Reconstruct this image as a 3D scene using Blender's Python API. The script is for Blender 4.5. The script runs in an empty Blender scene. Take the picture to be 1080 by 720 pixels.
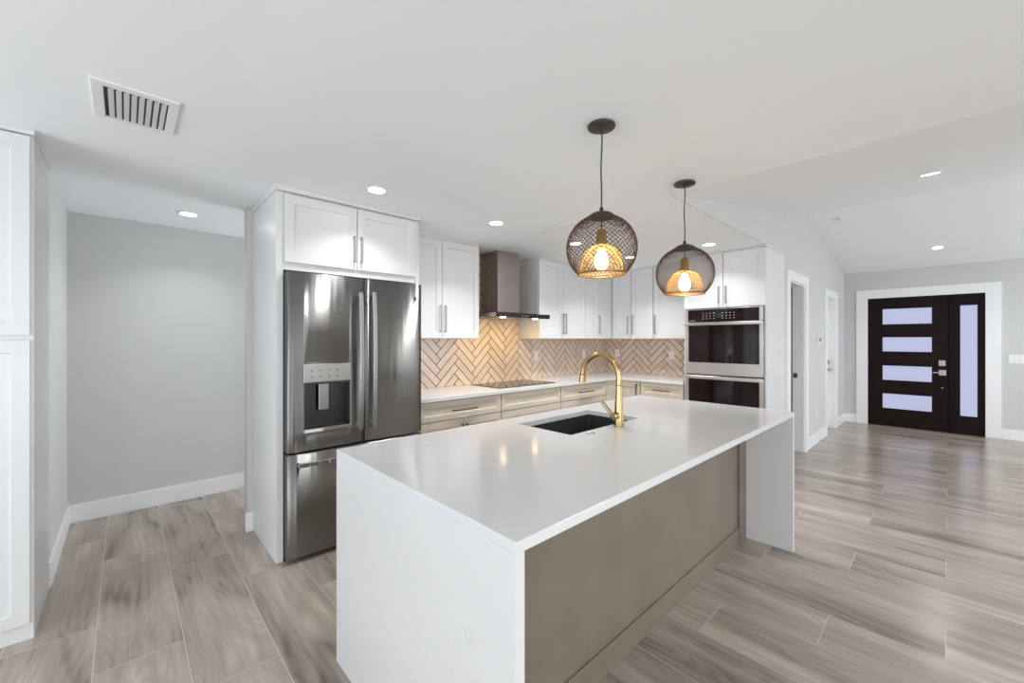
import bpy, bmesh, math, random
from mathutils import Vector, Matrix
random.seed(7)
C = bpy.context.scene
col = C.collection

# ------------------------------------------------------------------ camera, world, lights, exposure
H = 1.42
cam_d = bpy.data.cameras.new('camera'); cam = bpy.data.objects.new('camera', cam_d); col.objects.link(cam)
cam.location = (0, 0, H)
cam.rotation_euler = (math.radians(90), 0, math.atan2(0.7279, 0.6855) - math.pi / 2)
cam_d.sensor_width = 36.0; cam_d.lens = 433.2 / 1080 * 36; cam_d.shift_y = -2 / 1080
cam_d.clip_start = 0.02
C.camera = cam
C.view_settings.view_transform = 'Standard'; C.view_settings.look = 'None'
C.view_settings.gamma = 1; C.view_settings.use_curve_mapping = False
C.view_settings.exposure = 0.38
C.cycles.use_denoising = True
C.cycles.max_bounces = 12; C.cycles.diffuse_bounces = 9; C.cycles.glossy_bounces = 5; C.cycles.transparent_max_bounces = 12
C.cycles.sample_clamp_indirect = 6
C.cycles.caustics_reflective = False; C.cycles.caustics_refractive = False

w = bpy.data.worlds.new('sky'); C.world = w; w.use_nodes = True
bg = w.node_tree.nodes['Background']; bg.inputs[0].default_value = (0.86, 0.93, 1.0, 1); bg.inputs[1].default_value = 1.0

def area(name, loc, rot, sx, sy, watts, color=(1, 1, 1)):
    d = bpy.data.lights.new(name, 'AREA'); d.shape = 'RECTANGLE'; d.size = sx; d.size_y = sy; d.energy = watts; d.color = color
    o = bpy.data.objects.new(name, d); col.objects.link(o); o.location = loc; o.rotation_euler = rot
    return o
R = math.radians
DAY = 0.72
# area lamps standing for daylight in the unseen window openings behind the camera (x = -3.5) and on the right (y = -5.5)
TILT = 55    # lamps aimed upward to brighten the ceiling
area('unseen_rear_window_light', (-3.40, -2.2, 1.0), (0, R(-90 - TILT), 0), 1.6, 4.2, 72 * DAY, (0.84, 0.93, 1.0))
area('unseen_rear_window_light', (-3.40, 1.75, 1.0), (0, R(-90 - 30), 0), 1.6, 2.2, 72 * DAY, (0.84, 0.93, 1.0))
area('unseen_side_window_light', (-0.6, -5.40, 1.0), (R(90 + TILT), 0, 0), 4.2, 1.6, 125 * DAY, (0.84, 0.93, 1.0))
area('unseen_side_window_light', (7.4, -5.40, 1.0), (R(90 + TILT), 0, 0), 2.4, 1.6, 160 * DAY, (0.84, 0.93, 1.0))
area('passage_fill_light', (3.4, 4.1, 1.1), (0, R(90 + 25), 0), 1.6, 0.9, 36, (0.85, 0.935, 1.0))  # added fill, hidden in the passage to brighten the alcove
# added fill lamps without fittings, out of view over the living area
for lx in (-2.0, 0.0, 2.0):
    for ly in (-2.6, -4.3):
        area('living_fill_light', (lx, ly, 2.35), (0, 0, 0), 0.12, 0.12, 26, (0.85, 0.935, 1.0))
for lx in (4.9, 6.5, 8.1):
    for ly in (-1.9, -4.0):
        area('living_fill_light', (lx, ly, 2.6), (0, 0, 0), 0.14, 0.14, 10, (0.85, 0.935, 1.0))

# ------------------------------------------------------------------ materials
def new_mat(name):
    m = bpy.data.materials.new(name); m.use_nodes = True
    nt = m.node_tree; b = nt.nodes['Principled BSDF']
    return m, nt, b
def simple(name, rgb, rough=0.5, metal=0.0, noise=0.03, spec=0.5, scale=6.0, **kw):
    """procedural: base colour with a faint noise variation"""
    m, nt, b = new_mat(name)
    tc = nt.nodes.new('ShaderNodeTexCoord'); n = nt.nodes.new('ShaderNodeTexNoise'); n.inputs['Scale'].default_value = scale
    nt.links.new(tc.outputs['Object'], n.inputs['Vector'])
    mx = nt.nodes.new('ShaderNodeMix'); mx.data_type = 'RGBA'
    mx.inputs[6].default_value = tuple(c * (1 - noise) for c in rgb) + (1,)
    mx.inputs[7].default_value = tuple(min(1, c * (1 + noise)) for c in rgb) + (1,)
    nt.links.new(n.outputs['Fac'], mx.inputs[0]); nt.links.new(mx.outputs[2], b.inputs['Base Color'])
    b.inputs['Roughness'].default_value = rough; b.inputs['Metallic'].default_value = metal
    b.inputs['Specular IOR Level'].default_value = spec
    for k, v in kw.items(): b.inputs[k].default_value = v
    return m
def emit(name, rgb, s, base=0.8):
    m, nt, b = new_mat(name)
    b.inputs['Base Color'].default_value = (base, base, base, 1)
    b.inputs['Emission Color'].default_value = rgb + (1,); b.inputs['Emission Strength'].default_value = s
    b.inputs['Roughness'].default_value = 0.4
    return m
def N(nt, t, **kw):
    n = nt.nodes.new(t)
    for k, v in kw.items(): setattr(n, k, v)
    return n
def mathn(nt, op, a, b=None, c=None):
    n = nt.nodes.new('ShaderNodeMath'); n.operation = op
    for i, x in enumerate((a, b, c)):
        if x is None: continue
        if isinstance(x, (int, float)): n.inputs[i].default_value = x
        else: nt.links.new(x, n.inputs[i])
    return n.outputs[0]

M = {}
M['ceiling'] = simple('ceiling_paint', (0.87, 0.89, 0.908), 0.85, noise=0.01, spec=0.2)
M['wall'] = simple('grey_wall_paint', (0.60, 0.597, 0.588), 0.8, noise=0.012, spec=0.25)
M['trim'] = simple('white_trim_paint', (0.83, 0.83, 0.83), 0.4, noise=0.008)
M['white'] = simple('white_cabinet_lacquer', (0.70, 0.70, 0.70), 0.3, noise=0.008)
M['plastic'] = simple('white_plastic', (0.8, 0.8, 0.79), 0.4, noise=0.01)
M['nickel'] = simple('brushed_nickel', (0.42, 0.41, 0.4), 0.4, 1.0)
M['bronze'] = simple('dark_bronze_pull', (0.16, 0.13, 0.105), 0.4, 0.9)
M['black'] = simple('black_matte', (0.012, 0.012, 0.013), 0.5)
M['darkgrey'] = simple('dark_grey_liner', (0.045, 0.045, 0.048), 0.45)
M['blackglass'] = simple('black_glass', (0.011, 0.005, 0.005), 0.05, noise=0.0, spec=0.3)
M['sink'] = simple('anthracite_composite', (0.035, 0.038, 0.038), 0.35, noise=0.15, scale=120)
M['gold'] = simple('brushed_gold', (0.47, 0.335, 0.16), 0.24, 1.0)
M['copper'] = simple('dark_copper_wire', (0.10, 0.056, 0.034), 0.4, 0.5)
M['bronzecap'] = simple('dark_bronze_cap', (0.022, 0.013, 0.010), 0.4, 0.0)
M['goldwire'] = simple('pale_gold_wire', (0.62, 0.43, 0.18), 0.35, 0.6)
M['brass'] = simple('aged_brass', (0.36, 0.22, 0.07), 0.35, 0.9)
M['grout'] = simple('brown_grout', (0.05, 0.028, 0.017), 0.8)
M['espresso'] = simple('espresso_wood', (0.011, 0.0055, 0.0042), 0.5, noise=0.3, scale=14, spec=0.12)
M['lite'] = emit('frosted_daylight_glass', (0.50, 0.54, 0.78), 0.66, 0.06)  # panes emit light themselves, standing for the daylight outside
M['lens'] = emit('recessed_lens', (1.0, 0.98, 0.95), 14)
M['hoodlens'] = emit('hood_lens', (1.0, 0.75, 0.42), 20)
M['bulb'] = emit('warm_bulb', (1.0, 0.72, 0.38), 45)
M['glyph'] = simple('printed_glyph', (0.5, 0.5, 0.48), 0.5)
M['sticker'] = simple('paper_label', (0.75, 0.75, 0.74), 0.5, noise=0.08, scale=60)
M['chrome'] = simple('chrome', (0.7, 0.7, 0.7), 0.15, 1.0)

def steel(name, rgb, rough, aniso=0.9, wob=0.0):
    """brushed sheet metal: highlights smeared along the height"""
    m, nt, b = new_mat(name)
    b.inputs['Base Color'].default_value = rgb + (1,); b.inputs['Metallic'].default_value = 1
    b.inputs['Anisotropic'].default_value = aniso
    tv = N(nt, 'ShaderNodeCombineXYZ'); tv.inputs[0].default_value = 0.01; tv.inputs[1].default_value = 0.02; tv.inputs[2].default_value = 1.0
    nt.links.new(tv.outputs[0], b.inputs['Tangent'])
    tc = N(nt, 'ShaderNodeTexCoord'); mp = N(nt, 'ShaderNodeMapping'); mp.inputs['Scale'].default_value = (2, 2, 350)
    nt.links.new(tc.outputs['Object'], mp.inputs[0])
    n = N(nt, 'ShaderNodeTexNoise'); n.inputs['Scale'].default_value = 1.0; nt.links.new(mp.outputs[0], n.inputs['Vector'])
    nt.links.new(mathn(nt, 'MULTIPLY_ADD', n.outputs['Fac'], 0.02, rough - 0.01), b.inputs['Roughness'])
    if wob:
        n2 = N(nt, 'ShaderNodeTexNoise'); n2.inputs['Scale'].default_value = 1.0
        mp2 = N(nt, 'ShaderNodeMapping'); mp2.inputs['Scale'].default_value = (9, 9, 0.5); nt.links.new(tc.outputs['Object'], mp2.inputs[0]); nt.links.new(mp2.outputs[0], n2.inputs['Vector'])
        bp = N(nt, 'ShaderNodeBump'); bp.inputs['Strength'].default_value = 0.3; bp.inputs['Distance'].default_value = wob
        nt.links.new(n2.outputs['Fac'], bp.inputs['Height']); nt.links.new(bp.outputs[0], b.inputs['Normal'])
    return m
M['fridge'] = steel('fridge_steel', (0.25, 0.243, 0.235), 0.38, 0.97, 0.02)
M['steel'] = steel('stainless_steel', (0.60, 0.56, 0.53), 0.30, 0.8)
M['silver'] = steel('silver_steel', (0.55, 0.55, 0.54), 0.28, 0.8)
M['darksteel'] = steel('dark_steel', (0.10, 0.10, 0.10), 0.35, 0.8)
M['hood'] = steel('hood_steel', (0.36, 0.31, 0.295), 0.26, 0.8)

def wood(name, c1, c2, rough, axis=2, sc=1.0, spots=0.0):
    m, nt, b = new_mat(name)
    tc = N(nt, 'ShaderNodeTexCoord'); mp = N(nt, 'ShaderNodeMapping')
    s = [26 * sc] * 3; s[axis] = 1.6 * sc; mp.inputs['Scale'].default_value = s
    nt.links.new(tc.outputs['Object'], mp.inputs[0])
    n = N(nt, 'ShaderNodeTexNoise'); n.inputs['Scale'].default_value = 1; n.inputs['Detail'].default_value = 5; n.inputs['Distortion'].default_value = 0.6
    nt.links.new(mp.outputs[0], n.inputs['Vector'])
    cr = N(nt, 'ShaderNodeValToRGB'); cr.color_ramp.elements[0].position = 0.3; cr.color_ramp.elements[1].position = 0.7
    cr.color_ramp.elements[0].color = c1 + (1,); cr.color_ramp.elements[1].color = c2 + (1,)
    nt.links.new(n.outputs['Fac'], cr.inputs[0]); out = cr.outputs[0]
    if spots:
        n2 = N(nt, 'ShaderNodeTexNoise'); n2.inputs['Scale'].default_value = 2.6; n2.inputs['Detail'].default_value = 3
        nt.links.new(tc.outputs['Object'], n2.inputs['Vector'])
        mx = N(nt, 'ShaderNodeMix', data_type='RGBA', blend_type='MULTIPLY'); mx.inputs[0].default_value = 1
        k = mathn(nt, 'MULTIPLY_ADD', n2.outputs['Fac'], spots, 1 - spots * 0.5)
        cc = N(nt, 'ShaderNodeCombineColor')
        for i in range(3): nt.links.new(k, cc.inputs[i])
        nt.links.new(out, mx.inputs[6]); nt.links.new(cc.outputs[0], mx.inputs[7]); out = mx.outputs[2]
    nt.links.new(out, b.inputs['Base Color']); b.inputs['Roughness'].default_value = rough
    return m
M['oak'] = wood('greige_wood', (0.53, 0.46, 0.375), (0.64, 0.565, 0.475), 0.45, axis=0)
M['taupe'] = wood('taupe_panel', (0.19, 0.152, 0.112), (0.202, 0.162, 0.12), 0.42, axis=2, sc=0.35, spots=0.5)

def quartz():
    m, nt, b = new_mat('white_quartz')
    tc = N(nt, 'ShaderNodeTexCoord')
    n1 = N(nt, 'ShaderNodeTexNoise'); n1.inputs['Scale'].default_value = 1.3; n1.inputs['Detail'].default_value = 4; n1.inputs['Distortion'].default_value = 1.2
    nt.links.new(tc.outputs['Object'], n1.inputs['Vector'])
    d = mathn(nt, 'ABSOLUTE', mathn(nt, 'SUBTRACT', n1.outputs['Fac'], 0.5))
    v = mathn(nt, 'SUBTRACT', 1.0, mathn(nt, 'SMOOTHSTEP', d, 0.0, 0.008)) if False else None
    mr = N(nt, 'ShaderNodeMapRange', interpolation_type='SMOOTHSTEP'); mr.inputs[1].default_value = 0; mr.inputs[2].default_value = 0.007; mr.inputs[3].default_value = 1; mr.inputs[4].default_value = 0
    nt.links.new(d, mr.inputs[0])
    n2 = N(nt, 'ShaderNodeTexNoise'); n2.inputs['Scale'].default_value = 2.2; nt.links.new(tc.outputs['Object'], n2.inputs['Vector'])
    msk = N(nt, 'ShaderNodeMapRange'); msk.inputs[1].default_value = 0.52; msk.inputs[2].default_value = 0.66; nt.links.new(n2.outputs['Fac'], msk.inputs[0])
    k = mathn(nt, 'MULTIPLY', mathn(nt, 'MULTIPLY', mr.outputs[0], msk.outputs[0]), 0.35)
    n3 = N(nt, 'ShaderNodeTexVoronoi'); n3.inputs['Scale'].default_value = 420; nt.links.new(tc.outputs['Object'], n3.inputs['Vector'])
    mx = N(nt, 'ShaderNodeMix', data_type='RGBA'); mx.inputs[6].default_value = (0.68, 0.675, 0.672, 1); mx.inputs[7].default_value = (0.5, 0.5, 0.5, 1)
    nt.links.new(k, mx.inputs[0])
    sp = N(nt, 'ShaderNodeMix', data_type='RGBA', blend_type='MULTIPLY'); sp.inputs[0].default_value = 0.05
    nt.links.new(mx.outputs[2], sp.inputs[6]); nt.links.new(n3.outputs['Color'], sp.inputs[7])
    nt.links.new(sp.outputs[2], b.inputs['Base Color']); b.inputs['Roughness'].default_value = 0.13
    return m
M['quartz'] = quartz()

def tile_mat():
    m, nt, b = new_mat('taupe_tile')
    g = N(nt, 'ShaderNodeNewGeometry'); tc = N(nt, 'ShaderNodeTexCoord')
    n = N(nt, 'ShaderNodeTexNoise'); n.inputs['Scale'].default_value = 9; n.inputs['Detail'].default_value = 4; nt.links.new(tc.outputs['Object'], n.inputs['Vector'])
    f = mathn(nt, 'ADD', mathn(nt, 'MULTIPLY', g.outputs['Random Per Island'], 0.6), mathn(nt, 'MULTIPLY', n.outputs['Fac'], 0.5))
    cr = N(nt, 'ShaderNodeValToRGB'); cr.color_ramp.elements[0].color = (0.60, 0.46, 0.355, 1); cr.color_ramp.elements[1].color = (0.75, 0.60, 0.485, 1)
    nt.links.new(f, cr.inputs[0]); nt.links.new(cr.outputs[0], b.inputs['Base Color']); b.inputs['Roughness'].default_value = 0.28
    return m
M['tile'] = tile_mat()

def floor_mat():
    """wood look porcelain planks 0.305 x 1.235 laid along Y, one third stagger, pale grout"""
    m, nt, b = new_mat('wood_look_tile_floor')
    tc = N(nt, 'ShaderNodeTexCoord'); sx = N(nt, 'ShaderNodeSeparateXYZ'); nt.links.new(tc.outputs['Object'], sx.inputs[0])
    PW, PL = 0.305, 1.235
    a = mathn(nt, 'DIVIDE', mathn(nt, 'ADD', sx.outputs[0], 0.102), PW)
    k = mathn(nt, 'FLOOR', a); fa = mathn(nt, 'SUBTRACT', a, k)
    c = mathn(nt, 'DIVIDE', mathn(nt, 'ADD', mathn(nt, 'SUBTRACT', sx.outputs[1], 0.008), mathn(nt, 'MULTIPLY', k, PL / 3)), PL)
    j = mathn(nt, 'FLOOR', c); fc = mathn(nt, 'SUBTRACT', c, j)
    ea = mathn(nt, 'MULTIPLY', mathn(nt, 'MINIMUM', fa, mathn(nt, 'SUBTRACT', 1.0, fa)), PW)
    ec = mathn(nt, 'MULTIPLY', mathn(nt, 'MINIMUM', fc, mathn(nt, 'SUBTRACT', 1.0, fc)), PL)
    e = mathn(nt, 'MINIMUM', ea, ec)
    gm = N(nt, 'ShaderNodeMapRange'); gm.inputs[1].default_value = 0.0012; gm.inputs[2].default_value = 0.0022; gm.inputs[3].default_value = 1; gm.inputs[4].default_value = 0
    nt.links.new(e, gm.inputs[0])
    cid = N(nt, 'ShaderNodeCombineXYZ'); nt.links.new(k, cid.inputs[0]); nt.links.new(j, cid.inputs[1])
    wn = N(nt, 'ShaderNodeTexWhiteNoise', noise_dimensions='3D'); nt.links.new(cid.outputs[0], wn.inputs['Vector'])
    # per-plank shifted coordinates
    off = N(nt, 'ShaderNodeVectorMath', operation='MULTIPLY_ADD'); off.inputs[1].default_value = (37, 53, 71)
    nt.links.new(wn.outputs['Color'], off.inputs[0]); nt.links.new(tc.outputs['Object'], off.inputs[2])
    def noise(scale_xyz, detail, dist, rough=0.55):
        mp = N(nt, 'ShaderNodeMapping'); mp.inputs['Scale'].default_value = scale_xyz; nt.links.new(off.outputs[0], mp.inputs[0])
        n = N(nt, 'ShaderNodeTexNoise'); n.inputs['Scale'].default_value = 1; n.inputs['Detail'].default_value = detail; n.inputs['Distortion'].default_value = dist; n.inputs['Roughness'].default_value = rough
        nt.links.new(mp.outputs[0], n.inputs['Vector']); return n.outputs['Fac']
    big = noise((5.0, 0.9, 1), 2.0, 0.8)              # broad dark swirls
    med = noise((26, 1.3, 1), 4, 0.5)                 # grain bands
    fine = noise((150, 3.5, 1), 3, 0.2)               # fine streaks
    # cathedral lines: contours of a smooth field
    fld = noise((4.2, 0.75, 1), 1.0, 0.3)
    rings = mathn(nt, 'SINE', mathn(nt, 'MULTIPLY', fld, 95.0))
    cr = N(nt, 'ShaderNodeValToRGB'); els = cr.color_ramp.elements
    els[0].position = 0.33; els[0].color = (0.135, 0.102, 0.080, 1)
    els[1].position = 0.70; els[1].color = (0.50, 0.42, 0.353, 1)
    x = els.new(0.45); x.color = (0.285, 0.229, 0.188, 1)
    x = els.new(0.58); x.color = (0.375, 0.308, 0.256, 1)
    v = mathn(nt, 'ADD', mathn(nt, 'MULTIPLY', big, 0.62), mathn(nt, 'MULTIPLY', med, 0.30))
    v = mathn(nt, 'ADD', v, mathn(nt, 'MULTIPLY', fine, 0.12))
    v = mathn(nt, 'ADD', v, mathn(nt, 'MULTIPLY', rings, 0.022))
    v = mathn(nt, 'ADD', v, mathn(nt, 'MULTIPLY', mathn(nt, 'SUBTRACT', wn.outputs['Value'], 0.5), 0.07))
    nt.links.new(v, cr.inputs[0])
    mx = N(nt, 'ShaderNodeMix', data_type='RGBA'); nt.links.new(gm.outputs[0], mx.inputs[0]); nt.links.new(cr.outputs[0], mx.inputs[6])
    mx.inputs[7].default_value = (0.52, 0.46, 0.42, 1)
    nt.links.new(mx.outputs[2], b.inputs['Base Color'])
    b.inputs['Roughness'].default_value = 0.22; b.inputs['Specular IOR Level'].default_value = 0.95
    bp = N(nt, 'ShaderNodeBump'); bp.inputs['Strength'].default_value = 0.35; bp.inputs['Distance'].default_value = 0.004
    h = mathn(nt, 'SUBTRACT', mathn(nt, 'ADD', mathn(nt, 'MULTIPLY', med, 0.5), mathn(nt, 'MULTIPLY', fine, 0.25)), mathn(nt, 'MULTIPLY', gm.outputs[0], 0.3))
    nt.links.new(h, bp.inputs['Height']); nt.links.new(bp.outputs[0], b.inputs['Normal'])
    return m
M['floor'] = floor_mat()

# ------------------------------------------------------------------ mesh helpers
class Frame:
    """u along the face, v up, w out of the face"""
    def __init__(s, o, u, w): s.o, s.u, s.w = Vector(o), Vector(u), Vector(w)
    def __call__(s, u, v, w): return s.o + s.u * u + Vector((0, 0, v)) + s.w * w
WORLD = Frame((0, 0, 0), (1, 0, 0), (0, 1, 0))       # u = X, v = Z, w = Y
FA = Frame((0, 0, 0), (1, 0, 0), (0, -1, 0))         # faces -Y : w = -Y
FB = Frame((0, 0, 0), (0, 1, 0), (-1, 0, 0))         # faces -X : w = -X

class MB:
    def __init__(s): s.v = []; s.f = []
    def quadbox(s, pts):
        b = len(s.v); s.v += [Vector(p) for p in pts]
        for q in ((0, 1, 2, 3), (4, 7, 6, 5), (0, 4, 5, 1), (1, 5, 6, 2), (2, 6, 7, 3), (3, 7, 4, 0)): s.f.append([b + i for i in q])
    def box(s, x0, x1, y0, y1, z0, z1):
        s.quadbox([(x0, y0, z0), (x1, y0, z0), (x1, y1, z0), (x0, y1, z0), (x0, y0, z1), (x1, y0, z1), (x1, y1, z1), (x0, y1, z1)]); return s
    def fbox(s, F, u0, u1, v0, v1, w0, w1):
        s.quadbox([F(u0, v0, w0), F(u1, v0, w0), F(u1, v0, w1), F(u0, v0, w1), F(u0, v1, w0), F(u1, v1, w0), F(u1, v1, w1), F(u0, v1, w1)]); return s
    def shaker(s, F, u0, u1, v0, v1, wb, wf, fw=0.06, rec=0.009, fwv=None):
        fwv = fwv or fw
        def ring(a, bb, c, d, ww): return [F(a, c, ww), F(bb, c, ww), F(bb, d, ww), F(a, d, ww)]
        k = 0.004
        rings = [ring(u0, u1, v0, v1, wb), ring(u0, u1, v0, v1, wf - 0.001), ring(u0 + .001, u1 - .001, v0 + .001, v1 - .001, wf),
                 ring(u0 + fw, u1 - fw, v0 + fwv, v1 - fwv, wf), ring(u0 + fw + k, u1 - fw - k, v0 + fwv + k, v1 - fwv - k, wf - rec)]
        b = len(s.v)
        for r in rings: s.v += r
        for i in range(len(rings) - 1):
            for j in range(4):
                s.f.append([b + i * 4 + j, b + i * 4 + (j + 1) % 4, b + (i + 1) * 4 + (j + 1) % 4, b + (i + 1) * 4 + j])
        s.f.append([b + 16 + i for i in range(4)]); s.f.append([b + i for i in (3, 2, 1, 0)])
        return s
    def tube(s, path, r, seg=12, caps=True):
        P = [Vector(p) for p in path]; n = len(P); rr = r if isinstance(r, (list, tuple)) else [r] * n
        b = len(s.v); up = None
        for i in range(n):
            t = (P[min(i + 1, n - 1)] - P[max(i - 1, 0)]).normalized()
            if up is None:
                up = Vector((0, 0, 1)) if abs(t.z) < 0.9 else Vector((1, 0, 0))
            a = t.cross(up).normalized(); up2 = a.cross(t).normalized(); up = up2
            for k in range(seg):
                q = 2 * math.pi * k / seg
                s.v.append(P[i] + (a * math.cos(q) + up2 * math.sin(q)) * rr[i])
        for i in range(n - 1):
            for k in range(seg):
                s.f.append([b + i * seg + k, b + i * seg + (k + 1) % seg, b + (i + 1) * seg + (k + 1) % seg, b + (i + 1) * seg + k])
        if caps:
            s.f.append([b + k for k in range(seg)][::-1]); s.f.append([b + (n - 1) * seg + k for k in range(seg)])
        return s
    def lathe(s, c, prof, seg=32, caps=True):
        c = Vector(c); b = len(s.v); n = len(prof)
        for r, z in prof:
            for k in range(seg):
                q = 2 * math.pi * k / seg; s.v.append(c + Vector((r * math.cos(q), r * math.sin(q), z)))
        for i in range(n - 1):
            for k in range(seg):
                s.f.append([b + i * seg + k, b + i * seg + (k + 1) % seg, b + (i + 1) * seg + (k + 1) % seg, b + (i + 1) * seg + k])
        if caps:
            s.f.append([b + k for k in range(seg)]); s.f.append([b + (n - 1) * seg + k for k in range(seg)])
        return s
    def prism(s, pts, off):
        b = len(s.v); n = len(pts); off = Vector(off)
        s.v += [Vector(p) for p in pts] + [Vector(p) + off for p in pts]
        s.f.append([b + i for i in range(n)][::-1]); s.f.append([b + n + i for i in range(n)])
        for i in range(n): s.f.append([b + i, b + (i + 1) % n, b + n + (i + 1) % n, b + n + i])
        return s

def obj(name, mb, mat, parent=None, bevel=0.0, smooth=False, seg=2, recalc=True):
    me = bpy.data.meshes.new(name)
    off = Vector((0, 0, 0)); p = parent
    while p is not None: off += p.location; p = p.parent
    base = off
    if parent is None and mb.v:
        zs = min(v.z for v in mb.v); base = Vector((sum(v.x for v in mb.v) / len(mb.v), sum(v.y for v in mb.v) / len(mb.v), zs))
    me.from_pydata([tuple(v - base) for v in mb.v], [], mb.f); me.update()
    if recalc:
        bm = bmesh.new(); bm.from_mesh(me); bmesh.ops.recalc_face_normals(bm, faces=bm.faces); bm.to_mesh(me); bm.free()
    o = bpy.data.objects.new(name, me); col.objects.link(o)
    if parent is None: o.location = base
    else: o.parent = parent
    me.materials.append(M[mat] if isinstance(mat, str) else mat)
    if bevel:
        m = o.modifiers.new('soft_edges', 'BEVEL'); m.width = bevel; m.segments = seg; m.limit_method = 'ANGLE'; m.angle_limit = R(40)
    if smooth:
        for f in me.polygons: f.use_smooth = True
        try: me.set_sharp_from_angle(angle=R(35))
        except Exception: pass
    return o
def thing(name, label, cat, loc, group=None):
    o = bpy.data.objects.new(name, None); col.objects.link(o); o.location = loc
    o.empty_display_size = 0.1
    o['label'] = label; o['category'] = cat
    if group: o['group'] = group
    return o
def tag(o, label, cat, group=None):
    o['label'] = label; o['category'] = cat
    if group: o['group'] = group
    return o
def struct(name, mb, mat, bevel=0.0):
    o = obj(name, mb, mat, None, bevel); o['kind'] = 'structure'
    if mat in ('floor', 'quartz'):    # keep world coordinates for the pattern
        for v in o.data.vertices: v.co = v.co + o.location
        o.location = (0, 0, 0)
    return o

# ------------------------------------------------------------------ room numbers
YA, XB = 3.555, 5.29          # kitchen walls
YH, XF = 1.245, 9.13          # hall wall, front wall
XV = 2.606                    # vault starts
XR, ZR = 6.33, 3.014          # ridge
XL, YR, YBK = -3.5, -5.5, 4.65
def cz(x):
    if x <= 0.3: return 2.408
    if x <= 2.606: return 2.408 + (2.366 - 2.408) * (x - 0.3) / 2.306
    return 2.366
def vz(x):
    return 2.366 + (ZR - 2.366) * (x - XV) / (XR - XV) if x < XR else ZR + (2.56 - ZR) * (x - XR) / (XF - XR)

struct('floor', MB().box(XL - .12, XF + .12, YR - .12, YBK + .12, -0.08, 0.0), 'floor')

# flat ceiling (kitchen, alcove, room behind the camera) and vaulted ceiling over the hall
mb = MB()
def slab(x0, x1, y0, y1, f, t=0.06):
    mb.quadbox([(x0, y0, f(x0)), (x1, y0, f(x1)), (x1, y1, f(x1)), (x0, y1, f(x0)),
                (x0, y0, f(x0) + t), (x1, y0, f(x1) + t), (x1, y1, f(x1) + t), (x0, y1, f(x0) + t)])
slab(XL - .12, 0.3, YR - .12, YBK + .12, cz); slab(0.3, XV, YR - .12, YBK + .12, cz); slab(XV, XB + .12, YH + .008, YBK + .12, cz)
ceil_o = struct('ceiling', mb, 'ceiling')
mb = MB()
slab(XV, XR, YR - .12, YH, vz); slab(XR, XF + .0, YR - .12, YH, vz)
struct('ceiling_vault', mb, 'ceiling')

# walls
struct('wall_left', MB().box(-0.445, -0.325, 3.522, YBK, 0, 2.408), 'wall')
struct('wall_pantry', MB().box(XL, -0.447, 3.64, 3.76, 0, 2.408), 'wall')
struct('wall_alcove', MB().box(-0.445, XB + .12, YBK, YBK + .12, 0, 2.41), 'wall')
struct('wall_kitchen', MB().box(0.66, XB + .12, YA, YA + .12, 0, 2.40), 'wall')
struct('wall_oven', MB().box(XB, XB + .12, YH + .12, YA, 0, 2.366).box(XB, XB + .12, YA + .12, YBK, 0, 2.366), 'wall')
# hall wall: columns under the vault, two door openings, header over the kitchen
D1 = (5.51, 6.24, 2.10); D2 = (7.58, 8.30, 2.07)
mb = MB()
def colw(x0, x1, z0a, z0b=None, th=.12):
    z0b = z0a if z0b is None else z0b
    y0, y1 = YH, YH + th
    mb.quadbox([(x0, y0, z0a), (x1, y0, z0b), (x1, y1, z0b), (x0, y1, z0a), (x0, y0, vz(x0)), (x1, y0, vz(x1)), (x1, y1, vz(x1)), (x0, y1, vz(x0))])
colw(XB + .002, D1[0], 0); colw(D1[0], D1[1], D1[2]); colw(D1[1], XR, 0); colw(XR, D2[0], 0); colw(D2[0], D2[1], D2[2]); colw(D2[1], XF + .12, 0)
struct('wall_hall', mb, 'wall')
mb = MB(); colw(XV + .001, XB + .001, 2.366, th=.0075); struct('wall_header', mb, 'wall')
FD0, FD1, FDT = -0.372, 0.93, 2.105
struct('wall_front', MB().box(XF, XF + .12, FD1, YH, 0, 2.56).box(XF, XF + .12, YR, FD0, 0, 2.56).box(XF, XF + .12, FD0, FD1, FDT, 2.56), 'wall')
# walls out of the picture, with the openings the daylight comes through
mb = MB()
mb.box(XL - .12, XL, YR, 3.76, 0, 0.18).box(XL - .12, XL, YR, 3.76, 2.32, 2.408)
for a, b_ in ((YR, -4.32), (-0.08, 0.62), (2.88, 3.76)): mb.box(XL - .12, XL, a, b_, 0.18, 2.32)
struct('wall_rear', mb, 'wall')
mb = MB()
def colr(x0, x1, z0, z1=None):
    t = (lambda x: (cz(x) if x <= XV else vz(x)) if z1 is None else z1)
    y0, y1 = YR - .12, YR
    mb.quadbox([(x0, y0, z0), (x1, y0, z0), (x1, y1, z0), (x0, y1, z0), (x0, y0, t(x0)), (x1, y0, t(x1)), (x1, y1, t(x1)), (x0, y1, t(x0))])
colr(XL - .12, -2.72, 0); colr(-2.72, 0.3, 2.31); colr(0.3, 1.52, 2.31); colr(1.52, XV, 0); colr(XV, 6.18, 0); colr(6.18, XR, 2.31); colr(XR, 8.62, 2.31); colr(8.62, XF + .12, 0)
colr(-2.72, 1.52, 0, 0.09); colr(6.18, 8.62, 0, 0.09)
struct('wall_right', mb, 'wall')
# the room seen through the pocket door
struct('wall_bath', MB().box(XB + .12, XF + .12, 2.9, 3.0, 0, 2.45).box(XF, XF + .12, YH + .121, 2.9, 0, 2.45), 'wall')
struct('ceiling_bath', MB().box(XB + .12, XF + .12, YH + .121, 3.0, 2.451, 2.5), 'ceiling')
area('bath_fill_light', (7.6, 2.2, 2.42), (0, 0, 0), 0.3, 0.3, 5, (1.0, 0.98, 0.95))  # added unseen fill, sets the brightness behind the doorway

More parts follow.
